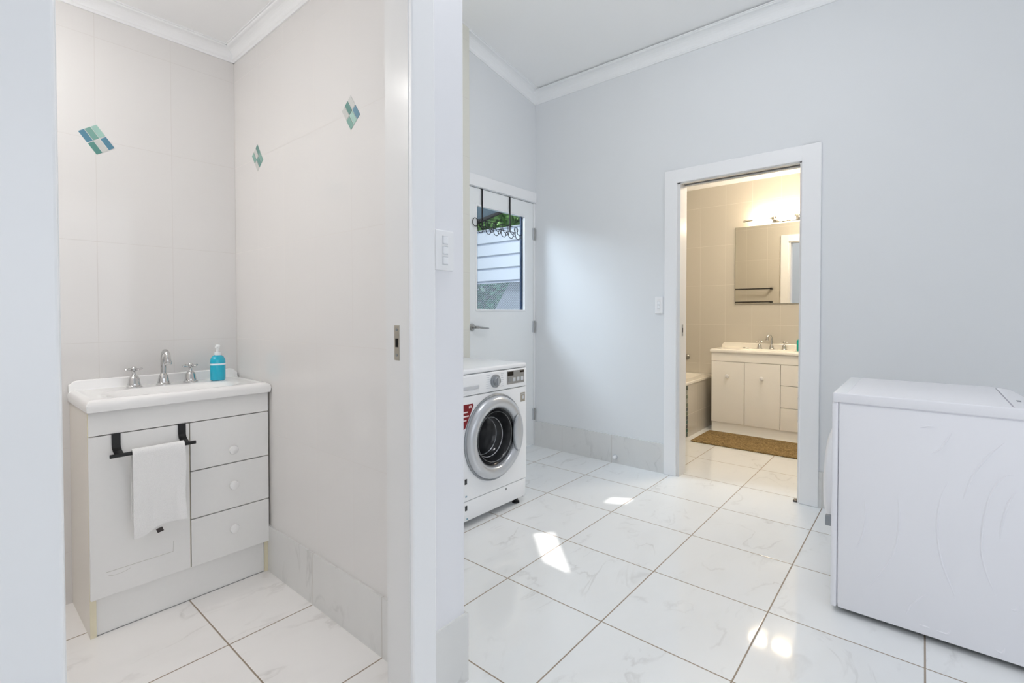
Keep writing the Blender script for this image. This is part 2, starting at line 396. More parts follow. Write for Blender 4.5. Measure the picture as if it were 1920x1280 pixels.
# cornices: cove profile swept along straight runs
def cove(n=7, w_=.075, h_=.082):
    pr = [(0, 0), (0, -h_), (.006, -h_), (.010, -h_+.008)]
    for k in range(n+1):
        a = PI/2*k/n
        pr.append((w_-.008-(w_-.020)*math.cos(a) if False else .012+(w_-.024)*(1-math.cos(a)), -h_+.010+(h_-.022)*math.sin(a)))
    pr += [(w_-.008, -.010), (w_-.006, -.006), (w_, -.006), (w_, 0)]
    return pr
def run(name, p0, p1, inn, label, sz=(.075, .082), m=M_corn):
    """p0,p1 wall/ceiling line; inn = horizontal direction into the room"""
    inn = Vector(inn); pr = cove(7, *sz)
    rs = []
    for p in (p0, p1):
        p = Vector(p)
        rs.append([p+inn*a+Vector((0, 0, 1))*b_ for a, b_ in pr])
    return struct(name, B().rings(rs), m, label, 'cornice')
run('trim_1', (GX, -2.2, 2.958), (GX, DY, 2.958), (-1, 0, 0), 'white cove cornice above the grey bathroom doorway wall', (.08, .088))
run('trim_2', (GX, DY, 2.958), (WX2, DY, 2.958+RAKE*(GX-WX2)), (0, -1, 0), 'sloping white cove cornice above the laundry door', (.08, .088))
run('trim_3', (-.62, DY-.005, 2.362), (WCX, DY-.005, 2.362), (0, -1, 0), 'white cove cornice above the toilet room vanity', (.055, .058))
run('trim_4', (WCX, DY-.005, 2.362), (WCX, WYB, 2.362), (-1, 0, 0), 'white cove cornice on right side of the toilet room', (.055, .058))
run('trim_5', (BX, -.6, BZ+.001), (BX, 2.38, BZ+.001), (-1, 0, 0), 'cove cornice above the bathroom mirror wall', (.08, .088))

# tiled skirtings
struct('baseboard_right', B().box(GX-.010, GX, 1.372, DY, 0, .208).box(GX-.010, GX, -2.2, .456, 0, .208), M_skx, 'marble tile skirting along the grey wall', 'skirting')
struct('baseboard_toilet', B().box(WCX-.009, WCX, WYB, DY-.01, 0, .200), M_skx, 'marble tile skirting in the toilet room', 'skirting')
struct('baseboard_front', B().box(.906, WX2+.001, WY-.009, WY, 0, .208).box(WX2+.001, WX2+.008, WY-.0088, DY, 0, .2078), M_sky_, 'marble tile skirting around the foot of the pillar', 'skirting')

# architraves and jambs
def architrave(name, b_, label): return struct(name, b_, M_trim, label, 'door frame')
architrave('trim_6', B().box(JX+.002, .905, WY-.018, WY+.002, 0, 2.3, bev=.006, seg=3).box(.03, MWX, WY-.018, WY+.002, 0, 2.3, bev=.006, seg=3), 'white architrave framing the toilet room doorway')
struct('trim_7', B().box(JX, .846, WY-.004, WYB+.003, 0, 2.2), M_jamb, 'white door jamb of toilet room with strike plate', 'door jamb')
struct('trim_8', B().box(.02, MWX-.004, WY+.001, WY+.040, 0, 2.2).box(.02, MWX-.004, WYB-.025, WYB, 0, 2.2), M_jamb, 'split jamb of the sliding door pocket', 'door jamb')
architrave('trim_9', B().box(GX-.018, GX+.002, .452, OY0+.002, 0, OZ+.078, bev=.004).box(GX-.018, GX+.002, OY1-.002, 1.377, 0, OZ+.078, bev=.004).box(GX-.0175, GX+.002, .456, 1.373, OZ-.012, OZ+.078, bev=.004), 'white architrave framing the bathroom doorway')
struct('trim_10', B().box(GX-.004, GXB+.012, OY1-.022, OY1, 0, OZ).box(GX-.004, GXB+.012, OY0, OY0+.012, 0, OZ).box(GX-.004, GX+.03, OY0, OY1, OZ-.018, OZ).box(GXB-.02, GXB+.012, OY0, OY1, OZ-.018, OZ), M_jamb, 'white jamb lining of the bathroom doorway', 'door jamb')
struct('trim_11', B().box(GX+.030, GXB-.02, OY0, OY1, OZ-.012, OZ-.002), M_alum, 'dark sliding door track in the bathroom doorway head', 'door track')
architrave('trim_12', B().box(2.43, GX-.002, DY-.016, DY+.002, DZ+.004, DZ+.088, bev=.003), 'white architrave above the laundry door')
architrave('trim_13', B().box(GXB+.012, GXB+.028, OY1-.002, OY1+.085, 0, OZ+.078, bev=.003).box(GXB+.012, GXB+.028, OY0-.085, OY0+.002, 0, OZ+.078, bev=.003).box(GXB+.0125, GXB+.0275, OY0-.08, OY1+.08, OZ-.008, OZ+.078, bev=.003), 'white architrave on the bathroom side of the doorway')

# sliding door leaf parked in its pocket (edge shows beside the left jamb)
dr = sroot('door_1', (-.3, WY+.06, 0), 'white sliding toilet room door pushed back into its wall pocket', 'door')
obj('door_leaf', B().box(-.64, MWX+.008, WY+.043, WY+.078, .008, 2.15, bev=.002), M_door, dr)
dr = sroot('door_2', (GX+.05, .2, 0), 'white sliding bathroom door parked inside the right wall pocket', 'door')
obj('door_leaf', B().box(GX+.034, GX+.068, -.22, OY0+.014, .008, 2.0, bev=.002), M_door, dr)

# strike plates
def strike(loc, mtx, label):
    o = thing('strike_plate', loc, label, 'strike plate')
    obj('plate', B(mtx).box(-.011, .011, -.0016, 0, -.048, .048, bev=.0006), M_strike, o)
    obj('latch_hole', B(mtx).box(-.0055, .0065, -.0022, -.0008, -.012, .012), M_dark, o)
    for z in (-.034, .036):
        obj('screw', B(mtx).lathe([(.0042, 0), (.0042, .0026), (.003, .0032)], c=(0, 0, z), axis='-y', n=14), M_grey, o)
    return o
# toilet room jamb faces -X at x = JX; local -y -> world -x
def R_mx(loc): # local (x,y,z): y axis -> +X world, x -> -Y
    return Matrix.Translation(loc) @ Matrix(((0, 1, 0, 0), (-1, 0, 0, 0), (0, 0, 1, 0), (0, 0, 0, 1)))
strike((JX, 1.108, 1.038), R_mx((JX, 1.108, 1.040)), 'small steel strike plate on toilet room door jamb')
def R_my(loc): return Matrix.Translation(loc)
o = thing('strike_plate', (GX+.045, OY1-.022, 1.005), 'small dark strike plate on left jamb of bathroom doorway', 'strike plate')
obj('plate', B().box(GX+.034, GX+.055, OY1-.0236, OY1-.022, .965, 1.045), M_grey, o)
obj('latch_hole', B().box(GX+.040, GX+.050, OY1-.0242, OY1-.0228, .990, 1.020), M_dark, o)

# light switches
def switch(loc, mtx, n, label, wdt=.070, hgt=.115):
    o = thing('light_switch', loc, label, 'light switch')
    obj('cover_plate', B(mtx).box(-wdt/2, wdt/2, -.009, 0, -hgt/2, hgt/2, bev=.003, seg=3), M_trim, o)
    obj('surround', B(mtx).box(-.010, .010, -.0105, -.008, -.042, .042, bev=.001), M_knob, o)
    for k in range(n):
        z = (k-(n-1)/2)*.029
        obj('rocker', B(mtx).box(-.0085, .0085, -.0135, -.009, z-.010, z+.010, bev=.0015), M_app, o)
        obj('rocker_gap', B(mtx).box(-.0098, .0098, -.0110, -.009, z-.0116, z+.0116), M_greyl, o)
    return o
switch((.947, WY, 1.30), R_my((.947, WY, 1.3015)), 3, 'white three gang light switch on the white pillar')
switch((GX, 1.419, 1.18), R_mx((GX, 1.419, 1.179)), 2, 'white light switch beside the bathroom doorway', .056, .118)

# glass mosaic diamonds set into the toilet room wall tiles
def mosaic(parent, mtx, cols, name='mosaic_insert'):
    a = .5*Vector((.0575, 0, -.061))*2; 
    # diamond with half diagonals .0575 and .061, split 2 x 3
    top, rgt, bot, lft = Vector((0, 0, .061)), Vector((.0575, 0, -.0195)), Vector((0, 0, -.061)), Vector((-.0575, 0, .0195))
    for (i, j), c in cols.items():
        # i in 0..2 across lft->top ; j in 0..1 across top->rgt direction
        u, v = (top-lft)/3, (rgt-top)/2
        g = .05
        p = [lft+u*(i+g)+v*(j+g*.7), lft+u*(i+1-g)+v*(j+g*.7), lft+u*(i+1-g)+v*(j+1-g*.7), lft+u*(i+g)+v*(j+1-g*.7)]
        obj(name, B(mtx).prism([q+Vector((0, .001, 0)) for q in p], (0, -.0022, 0)), c, parent)
MG = {k: mat('mosaic_'+k, c, .12, coat=.4) for k, c in dict(teal=(.10, .26, .23), aqua=(.33, .53, .47), blue=(.09, .23, .32), pale=(.58, .59, .57), sage=(.18, .36, .31)).items()}
wr = [o for o in COL.objects if o.name == 'wall_toilet_right'][0]; wb = [o for o in COL.objects if o.name == 'wall_toilet_back'][0]
mosaic(wr, R_mx((WCX, 1.510, 1.81)), {(0, 0): MG['pale'], (1, 0): MG['teal'], (2, 0): MG['pale'], (0, 1): MG['sage'], (1, 1): MG['aqua'], (2, 1): MG['blue']})
mosaic(wr, R_mx((WCX, 2.260, 1.81)), {(0, 0): MG['sage'], (1, 0): MG['pale'], (2, 0): MG['teal'], (0, 1): MG['pale'], (1, 1): MG['teal'], (2, 1): MG['sage']})
mosaic(wb, R_my((.423, DY-.005, 1.81)), {(0, 0): MG['blue'], (1, 0): MG['sage'], (2, 0): MG['aqua'], (0, 1): MG['teal'], (1, 1): MG['pale'], (2, 1): MG['blue']})

# ------------------------------------------------------------------ laundry door with glass, handle, hinges
d3 = sroot('door_3', (2.87, DY+.02, 0), 'white laundry door with a tall glass pane and lever handle', 'door')
gx0, gx1, gz0, gz1 = 2.578, 3.145, 1.150, 1.918
LY0, LY1 = DY+.004, DY+.042
obj('door_leaf', B().box(DX0, gx0, LY0, LY1, .012, DZ-.004).box(gx1, DX1, LY0, LY1, .012, DZ-.004).box(gx0, gx1, LY0, LY1, .012, gz0).box(gx0, gx1, LY0, LY1, gz1, DZ-.004), M_door, d3)
bd = B(); e_ = .010
for x0, x1, z0, z1 in ((gx0-e_, gx1+e_, gz0-e_, gz0+.004), (gx0-e_, gx1+e_, gz1-.004, gz1+e_), (gx0-e_, gx0+.004, gz0, gz1), (gx1-.004, gx1+e_, gz0, gz1)):
    bd.box(x0, x1, LY0-.006, LY0+.016, z0, z1, bev=.002)
obj('glazing_bead', bd, M_trim, d3)
obj('window_pane', B().box(gx0, gx1, LY0+.018, LY0+.023, gz0, gz1), M_glass, d3)
h = obj('door_handle', B().lathe([(.027, 0), (.027, .006), (.023, .011), (.010, .013), (.010, .040), (.0, .041)], c=(2.530, LY0, 1.022), axis='-y', n=28), M_satin, d3, True)
obj('lever', B().tube(bez([(2.530, LY0-.040, 1.022), (2.56, LY0-.046, 1.021), (2.61, LY0-.046, 1.016), (2.665, LY0-.044, 1.011)], 6), [.0095]*6+[.008]*6+[.0065]*6+[.004], n=12), M_satin, h, True)
for z in (1.79, 1.01, .27):
    hb = obj('hinge', B().tube([(DX1+.008, DY-.004, z-.05), (DX1+.008, DY-.004, z+.05)], .0065, 10), M_satin, d3, True)
    obj('hinge_leaf', B().box(DX1-.012, DX1+.026, DY-.001, DY+.004, z-.048, z+.048), M_greyl, hb)
struct('trim_14', B().box(DX1+.003, DX1+.02, DY+.001, DY+.1, 0, DZ).box(DX0-.05, DX0-.003, DY+.001, DY+.1, 0, DZ), M_trim, 'white jamb of laundry door', 'door jamb')
# navy outer security frame
obj('outer_frame', B().box(gx0, gx0+.036, LY0+.024, LY1-.001, gz0, gz1).box(gx1-.017, gx1, LY0+.024, LY1-.001, gz0, gz1), M_dkframe, d3)

# over-door hook rack
hr = thing('over_door_hook_rack', (2.79, DY-.01, 1.80), 'black wire hook rack hanging over the top of the glazed laundry door', 'hook rack')
yf = LY0-.010
for x in (2.632, 2.950):
    obj('strap', B().box(x-.0065, x+.0065, yf, yf+.003, 1.775, DZ-.002).box(x-.0065, x+.0065, yf, LY0+.012, DZ-.005, DZ-.002), M_black, hr)
zt, zb = 1.812, 1.768
obj('wire_rail', B().tube([(2.575, yf-.003, zt), (3.02, yf-.003, zt)], .0028, 8).tube([(2.575, yf-.003, zb), (3.02, yf-.003, zb)], .0028, 8)
    .tube([(2.575+.028*math.cos(a)-.02, yf-.003, 1.79+.030*math.sin(a)) for a in [PI*2*k/20 for k in range(21)]], .0028, 8)
    .tube([(3.02+.022*math.cos(a), yf-.003, 1.79+.022*math.sin(a)) for a in [PI*2*k/20 for k in range(21)]], .0028, 8), M_black, hr, True)
for k in range(6):
    x = 2.585+k*.086
    obj('hook', B().tube(bez([(x-.008, yf-.003, zt), (x-.008, yf-.006, 1.75), (x-.006, yf-.014, 1.722), (x+.006, yf-.030, 1.712), (x+.016, yf-.040, 1.735)], 6)+[], .0028, 8)
        .tube(bez([(x+.012, yf-.003, zt), (x+.012, yf-.010, 1.765), (x+.018, yf-.026, 1.745), (x+.028, yf-.036, 1.752)], 6), .0028, 8)
        .tube([(x+.022+.013*math.cos(a), yf-.038, 1.738+.013*math.sin(a)) for a in [PI*2*q/14 for q in range(15)]], .0026, 8), M_black, hr, True)

# ------------------------------------------------------------------ vanities
def cross_tap(name, loc, mtx, label, group=None, s=1.0):
    o = thing(name, loc, label, 'tap', group)
    S_ = mtx @ Matrix.Scale(s, 4)
    obj('flange', B(S_).lathe([(.028, 0), (.028, .003), (.024, .006), (.022, .009)], n=28), M_chrome, o, True)
    obj('tap_body', B(S_).lathe([(.022, .009), (.0225, .012), (.0205, .016), (.0205, .020), (.0195, .022), (.0185, .034), (.0145, .043), (.010, .047), (.007, .050), (.006, .058), (.008, .062), (.0115, .066), (.0115, .076), (.007, .080), (.0055, .084), (.0, .085)], n=28), M_chrome, o, True)
    hd = B(S_)
    for a in (0.35, .35+PI/2, .35+PI, .35+1.5*PI):
        c, s2 = math.cos(a), math.sin(a)
        hd.tube([(c*.008, s2*.008, .0715), (c*.022, s2*.022, .072), (c*.030, s2*.030, .0725), (c*.034, s2*.034, .0725)], [.0042, .0036, .0048, .002], 10)
    obj('cross_handle', hd, M_chrome, o, True)
    return o
def spout(name, loc, mtx, label, s=1.0):
    o = thing(name, loc, label, 'tap')
    S_ = mtx @ Matrix.Scale(s, 4)
    obj('flange', B(S_).lathe([(.027, 0), (.027, .003), (.023, .006), (.021, .009)], n=28), M_chrome, o, True)
    obj('spout_base', B(S_).lathe([(.021, .009), (.0215, .013), (.0195, .017), (.0195, .021), (.0175, .030), (.0145, .040), (.012, .044), (.0105, .048)], n=28), M_chrome, o, True)
    pts = [(0, 0, .044), (0, 0, .075), (0, 0, .100), (0, -.004, .122), (0, -.016, .138), (0, -.033, .139), (0, -.046, .126), (0, -.051, .108), (0, -.052, .098)]
    P = bez(pts, 5)
    obj('gooseneck', B(S_).tube(P, [.0098+.0025*min(1, max(0, (i-26)/10)) for i in range(len(P))], 16), M_chrome, o, True)
    obj('aerator', B(S_).lathe([(.0135, .088), (.0145, .091), (.0145, .099), (.012, .101)], c=(0, -.052, 0), n=24), M_chrome, o, True)
    return o
def knob(mtx, x, z, parent, m=M_knob):
    return obj('knob', B(mtx).lathe([(.008, 0), (.007, .010), (.010, .013), (.0165, .017), (.018, .022), (.0165, .027), (.010, .0305), (.0, .031)], c=(x, 0, z), axis='-y', n=28), m, parent, True)

# toilet room vanity: x .330-.926, front y 2.16
VX0, VX1, VF, VB_ = .330, .926, 2.160, DY-.006
vt = thing('vanity_cabinet', (.628, 2.34, 0), 'off white laminate vanity cabinet with one door and three drawers, in toilet room', 'vanity cabinet')
obj('side_panel', B().box(VX0, VX0+.016, VF+.017, VB_, 0, .783), M_cabside, vt)
obj('side_panel', B().box(VX1-.016, VX1, VF+.017, VB_, 0, .783), M_cabside, vt)
obj('edge_strip', B().box(VX0-.0005, VX0+.0165, VF+.0155, VF+.018, 0, .783), M_edge, vt, label='yellowed edge strip of the left side panel')
obj('edge_strip', B().box(VX1-.0165, VX1+.0005, VF+.0155, VF+.018, 0, .783), M_edge, vt, label='yellowed edge strip of the right side panel')
obj('carcass', B().box(VX0+.017, VX1-.017, VF+.020, VB_, .13, .66), M_grey, vt)
obj('kickboard', B().box(VX0+.017, VX1-.017, VF+.022, VF+.038, 0, .15), M_cab, vt)
obj('kickboard_seal', B().box(VX0+.012, VX1-.012, VF+.020, VF+.024, 0, .003), M_grey, vt)
obj('top_rail', B().box(VX0+.001, VX1-.003, VF, VF+.016, .702, .783, bev=.0008), M_cab, vt)
dv = obj('door', B().box(VX0, .6265, VF, VF+.016, .137, .6985, bev=.0012), M_cab, vt)
obj('edge_strip', B().box(.6265, .6275, VF+.001, VF+.015, .137, .6985), M_edge, dv)
# faint routed outline left near the bottom of the door
obj('routed_outline', B().tube([(.372, VF+.0004, .222), (.45, VF+.0003, .222), (.570, VF+.0004, .222)], .0010, 6).tube([(.570, VF+.0004, .222), (.572, VF+.0004, .262)], .0008, 6)
    .tube(bez([(.376, VF+.0004, .212), (.39, VF+.0004, .205), (.42, VF+.0004, .206), (.44, VF+.0004, .212)], 5), .0007, 6), mat('routed_line', (.55, .54, .5), .6), dv)
for z0, z1, kz in ((.5115, .6985, .567), (.3245, .5075, .423), (.137, .3205, .245)):
    q = obj('drawer', B().box(.6305, VX1-.003, VF, VF+.016, z0, z1, bev=.0012), M_cab, vt)
    knob(R_my((0, VF, 0)), .778, kz, q)

# moulded basin top
def basin_top(name, mtx, W, D, zu, zt, bowl, m, label, up_h, fr=.016):
    """local: x across 0..W, y 0 (front) .. D (back), z slab zu..zt, bowl=(cx,cy,rx,ry,depth)"""
    o = thing(name, mtx @ Vector((W/2, D/2, zu)), label, 'basin')
    NX, NY = 72, 44; b_ = B(mtx); cx, cy, rx, ry, dp = bowl
    def ht(x, y):
        u = ((abs(x-cx)/rx)**2.8+(abs(y-cy)/ry)**2.8)**(1/2.8)
        z = zt
        if u < 1:
            k = min(1, (1-u)/.42); k = k*k*(3-2*k); z = zt-.006-dp*k
        elif u < 1.06: z = zt-.006*(1.06-u)/.06
        ex = min(x, W-x); ey = y
        e = min(ex, ey)
        if e < fr: z -= fr*(1-math.sqrt(max(0, 1-((fr-e)/fr)**2)))*1.0
        if e > .010 and e < .032 and z > zt-.004: z += .003*math.sin(PI*(e-.010)/.022)
        return z
    xs = [W*i/NX for i in range(NX+1)]; ys = [D*j/NY for j in range(NY+1)]
    for e in (.004, .009): xs += [e, W-e]; ys += [e]
    xs.sort(); ys.sort()
    V = [[b_.bm.verts.new((x, y, ht(x, y))) for y in ys] for x in xs]
    for i in range(len(xs)-1):
        for j in range(len(ys)-1): b_.bm.faces.new((V[i][j], V[i+1][j], V[i+1][j+1], V[i][j+1]))
    # skirt down to the underside
    loop = [V[i][0] for i in range(len(xs))]+[V[-1][j] for j in range(1, len(ys))]+[V[i][-1] for i in range(len(xs)-2, -1, -1)]+[V[0][j] for j in range(len(ys)-2, 0, -1)]
    low = [b_.bm.verts.new((min(max(v.co.x, .003), W-.003), max(v.co.y, .003), zu)) for v in loop]
    for i in range(len(loop)):
        j = (i+1) % len(loop); b_.bm.faces.new((loop[i], low[i], low[j], loop[j]))
    b_._fin(list(b_.bm.verts))
    obj('basin_slab', b_, m, o, True)
    ub = B(mtx)
    pr = [(D, zt-.01), (D-.016, zt-.01), (D-.016, zt+.004)]
    rs = []
    for x in (0.004, .02, .04, W-.04, W-.02, W-.004):
        hh = up_h*(.55 if x < .01 or x > W-.01 else (.92 if x < .03 or x > W-.03 else 1))
        rs.append([(x, D, zt-.01), (x, D-.018, zt-.01), (x, D-.015, zt+.004), (x, D-.012, zt+hh-.004), (x, D-.008, zt+hh), (x, D, zt+hh)])
    ub.rings(rs); obj('upstand', ub, m, o, True)
    obj('waste', B(mtx).lathe([(.0, .001), (.018, .002), (.020, .0)], c=(cx, cy+ry*.1, zt-.006-dp+.001), n=20, caps=False), M_chrome, o, True)
    return o
basin_top('vanity_basin', Matrix.Translation((.322, 2.140, 0)), WCX-.324, DY-.008-2.140, .785, .824, (.29, .135, .215, .105, .10), M_basin, 'white moulded basin top resting on the toilet room vanity', .040)
TZ = .8245
cross_tap('basin_tap', (.517, 2.452, TZ), Matrix.Translation((.517, 2.440, TZ-.001)), 'chrome cross handle tap left of the toilet room basin spout', 'toilet room basin taps')
spout('basin_spout', (.617, 2.452, TZ), Matrix.Translation((.617, 2.440, TZ-.001)) @ Matrix.Rotation(.05, 4, 'Z'), 'chrome gooseneck spout between two cross taps in toilet room')
cross_tap('basin_tap', (.716, 2.452, TZ), Matrix.Translation((.716, 2.440, TZ-.001)), 'chrome cross handle tap beside the blue soap bottle', 'toilet room basin taps')

sb = thing('soap_bottle', (.805, 2.385, TZ), 'bright blue liquid soap pump bottle on the toilet room basin top', 'soap bottle')
sx, sy = .812, 2.405
def oval(prof, m, nm, par, n=32, ex=1.0, ey=.78, **k):
    b_ = B(); rs = []
    for r, z in prof: rs.append([(sx+r*ex*math.cos(2*PI*q/n), sy+r*ey*math.sin(2*PI*q/n), TZ+z) for q in range(n)])
    return obj(nm, b_.rings(rs), m, par, True, **k)
oval([(.026, 0), (.030, .003), (.0305, .02), (.0305, .085), (.029, .095), (.023, .106), (.013, .113)], M_soapb, 'bottle', sb)
oval([(.0309, .069), (.0309, .076)], M_soapl, 'label_band', sb)
pm = oval([(.013, .112), (.0135, .114), (.0135, .126), (.006, .128), (.006, .142), (.008, .146), (.010, .154), (.009, .158), (.003, .160)], M_soapt, 'pump', sb, ex=1, ey=1)
obj('nozzle', B().tube([(sx, sy, TZ+.152), (sx-.012, sy-.018, TZ+.151), (sx-.018, sy-.028, TZ+.146)], [.005, .004, .003], 8), M_soapt, pm, True)

# over-cabinet towel rail
tr = thing('towel_rail', (.51, VF-.03, .64), 'black over door towel rail hooked on the vanity door', 'towel rail')
BYR, BZR = VF-.046, .6325
for x in (.4035, .602):
    b_ = B(); hw = .0125
    prof = [(VF+.010, .7005), (VF-.0028, .7005), (VF-.0028, .664), (VF-.008, .650), (VF-.022, .6425), (BYR+.004, BZR+.004)]
    out = [(y-.0 , z) for y, z in prof]; th = .0022
    inn_ = [(VF+.010, .7025), (VF-.0050, .7025), (VF-.0050, .663), (VF-.010, .652), (VF-.023, .6445), (BYR+.003, BZR+.0065)]
    poly = [(x-hw, y, z) for y, z in prof]+[(x-hw, y, z) for y, z in inn_[::-1]]
    obj('hook_strap', B().prism(poly, (2*hw, 0, 0)), M_black, tr)
obj('rail_bar', B().tube([(.378, BYR, BZR), (.6345, BYR, BZR)], .0065, 14), M_black, tr, True)

# towel folded over the rail
def towel():
    o = thing('hand_towel', (.52, BYR, .33), 'white terry hand towel draped over the black rail of the vanity', 'towel')
    b_ = B(); NU, NV = 40, 60; x0, x1 = .4385, .5955
    def P(u, v, side):
        # v: 0 back bottom .. 1 front bottom around the bar
        x = x0+(x1-x0)*u
        R_ = .0105+.004*side
        backlen, frontlen = .24, .285+.012*math.cos(u*PI)*1.0-.010*math.sin(u*PI*1.0)
        arc = PI*R_; tot = backlen+arc+frontlen; s_ = v*tot
        if s_ < backlen: y = BYR+R_; z = BZR-(backlen-s_)
        elif s_ < backlen+arc:
            a = (s_-backlen)/R_; y = BYR+R_*math.cos(a); z = BZR+R_*math.sin(a)
        else:
            dd = s_-backlen-arc; y = BYR-R_; z = BZR-dd
            wv = .006*math.sin(u*PI*2.2+.6)*min(1, dd/.2)**1.5; y -= abs(wv)*.8+.004*dd/.28
            x += (.0+.012*(dd/.28))*(.5-u)*-.2+.003*math.sin(dd*26)*(1 if u > .8 else 0)
            z -= .004*math.sin(u*9)*(dd/.28)**4
        z = min(z, 9)
        return Vector((x, y, z))
    for side in (0, 1):
        pass
    G0 = [[b_.bm.verts.new(P(i/NU, j/NV, 0)) for j in range(NV+1)] for i in range(NU+1)]
    G1 = [[b_.bm.verts.new(P(i/NU, j/NV, 1)) for j in range(NV+1)] for i in range(NU+1)]
    for G, fl in ((G0, 0), (G1, 1)):
        for i in range(NU):
            for j in range(NV):
                q = (G[i][j], G[i+1][j], G[i+1][j+1], G[i][j+1]); b_.bm.faces.new(q if fl else q[::-1])
    for i in range(NU):
        for j in (0, NV): b_.bm.faces.new((G0[i][j], G0[i+1][j], G1[i+1][j], G1[i][j]))
    for j in range(NV):
        for i in (0, NU): b_.bm.faces.new((G0[i][j], G0[i][j+1], G1[i][j+1], G1[i][j]))
    obj('terry_cloth', b_, M_towel, o, True)
    obj('wash_tag', B().prism([(.503, BYR-.012, .345), (.522, BYR-.012, .349), (.527, BYR-.0125, .334), (.508, BYR-.0125, .330)], (0, .0015, 0)), M_tag, o)
    return o
towel()

# ------------------------------------------------------------------ washing machine
WMX0, WMX1, WMF, WMB, WMZ = 1.665, 2.262, 1.800, 2.36, .845
wm = thing('washing_machine', (1.96, 2.08, 0), 'white front loading washing machine with silver door in front of laundry door', 'washing machine')
obj('cabinet', B().box(WMX0, WMX0+.012, WMF+.012, WMB, .028, .805).box(WMX1-.012, WMX1, WMF+.012, WMB, .028, .805).box(WMX0+.012, WMX1-.012, WMB-.012, WMB, .028, .805)
    .box(WMX0+.012, WMX1-.012, WMF+.03, WMB-.012, .028, .045), M_app, wm)
def ring_pt(k, n, r): a = 2*PI*k/n; return (1.984+r*math.cos(a), .443+r*math.sin(a))
def sq_pt(k, n):
    a = 2*PI*k/n; c, s_ = math.cos(a), math.sin(a); tt = 9
    if c > 1e-6: tt = min(tt, (WMX1-1.984)/c)
    if c < -1e-6: tt = min(tt, (WMX0-1.984)/c)
    if s_ > 1e-6: tt = min(tt, (.690-.443)/s_)
    if s_ < -1e-6: tt = min(tt, (.148-.443)/s_)
    return (1.984+c*tt, .443+s_*tt)
ks = sorted(set([2*PI*k/96 for k in range(96)]+[math.atan2(z-.443, x-1.984) % (2*PI) for x in (WMX0, WMX1) for z in (.148, .690)]))
fp = B(); ro = []
for y in (WMF, WMF+.03):
    ro.append(([fp.bm.verts.new((sq_pt(a*96/(2*PI), 96)[0], y, sq_pt(a*96/(2*PI), 96)[1])) for a in ks], [fp.bm.verts.new((ring_pt(a*96/(2*PI), 96, .20)[0], y, ring_pt(a*96/(2*PI), 96, .20)[1])) for a in ks]))
for i in range(len(ks)):
    j = (i+1) % len(ks)
    for (so_, si) in ro: fp.bm.faces.new((so_[i], so_[j], si[j], si[i]))
    fp.bm.faces.new((ro[0][0][i], ro[0][0][j], ro[1][0][j], ro[1][0][i])); fp.bm.faces.new((ro[0][1][i], ro[0][1][j], ro[1][1][j], ro[1][1][i]))
obj('worktop', B().box(WMX0-.002, WMX1+.002, WMF-.002, WMB+.005, .806, .832, bev=.009, seg=4), M_app, wm, True)
pf = obj('control_panel', B().box(WMX0, WMX1, WMF-.004, WMF+.03, .694, .802, bev=.006, seg=3), M_app, wm, True)
obj('front_panel', fp, M_app, wm)
kp = obj('kick_panel', B().box(WMX0+.002, WMX1-.002, WMF+.001, WMF+.03, .040, .1445, bev=.006), M_app, wm, True)
obj('filter_notch', B().lathe([(.007, 0), (.006, .0015)], c=(2.08, WMF+.001, .125), axis='-y', n=14), M_grey, kp)
for z0, z1 in ((.144, .149), (.689, .695), (.801, .807)): obj('seam', B().box(WMX0+.004, WMX1-.004, WMF+.006, WMF+.02, z0, z1), M_silver2, wm)
for x in (WMX0+.05, WMX1-.05):
    for y in (WMF+.04, WMB-.05):
        obj('foot', B().lathe([(.022, 0), (.022, .010), (.014, .014), (.014, .03)], c=(x, y, 0), n=18), M_black, wm, True)
WC_ = Vector((1.984, WMF, .443))
door = obj('door', B().lathe([(.157, -.004), (.159, .014), (.163, .025), (.175, .033), (.195, .036), (.212, .031), (.224, .019), (.229, .004), (.229, -.002)], c=WC_, axis='-y', n=72, caps=False), M_silver, wm, True)
obj('door_gasket_ring', B().lathe([(.236, -.001), (.2365, .006), (.229, .010), (.226, .0)], c=WC_, axis='-y', n=72, caps=False), M_silver2, door, True)
obj('glass_bowl', B().lathe([(.160, .006), (.152, .002), (.142, -.014), (.130, -.050), (.112, -.085), (.070, -.105), (.0, -.11)], c=WC_, axis='-y', n=64, caps=False), M_bowl, door, True)
obj('bowl_ring', B().lathe([(.136, .004), (.1375, .008), (.139, .004)], c=WC_, axis='-y', n=64, caps=False), M_grey, door, True)
obj('bowl_ring', B().lathe([(.107, -.016), (.1085, -.012), (.110, -.016)], c=WC_+Vector((-.028, 0, .0)), axis='-y', n=64, caps=False), M_greyl, door, True)
obj('drum_rim', B().lathe([(.098, -.053), (.100, -.050), (.102, -.053)], c=WC_+Vector((-.030, 0, 0)), axis='-y', n=64, caps=False), M_silver2, door, True)
# moulded handle on the right of the ring
def lens(hw1, hw2, hh, n=16):
    pts = []
    for k in range(n+1):
        a = -PI/2+PI*k/n; pts.append((2.146+hw2*math.cos(a), hh*math.sin(a)))
    for k in range(1, n):
        a = PI/2+PI*k/n; pts.append((2.146+hw1*math.cos(a), hh*math.sin(a)))
    return pts
obj('handle_recess', B().prism([(x, WMF-.0325, WC_.z+z) for x, z in lens(.044, .030, .108)], (0, -.003, 0)), M_silver2, door)
obj('door_handle', B().rings([[(x, WMF-.035, WC_.z+z) for x, z in lens(.040, .027, .102)], [(x, WMF-.042, WC_.z+z) for x, z in lens(.038, .025, .099)], [(x, WMF-.045, WC_.z+z) for x, z in lens(.030, .018, .085)]]), M_silver, door, True)
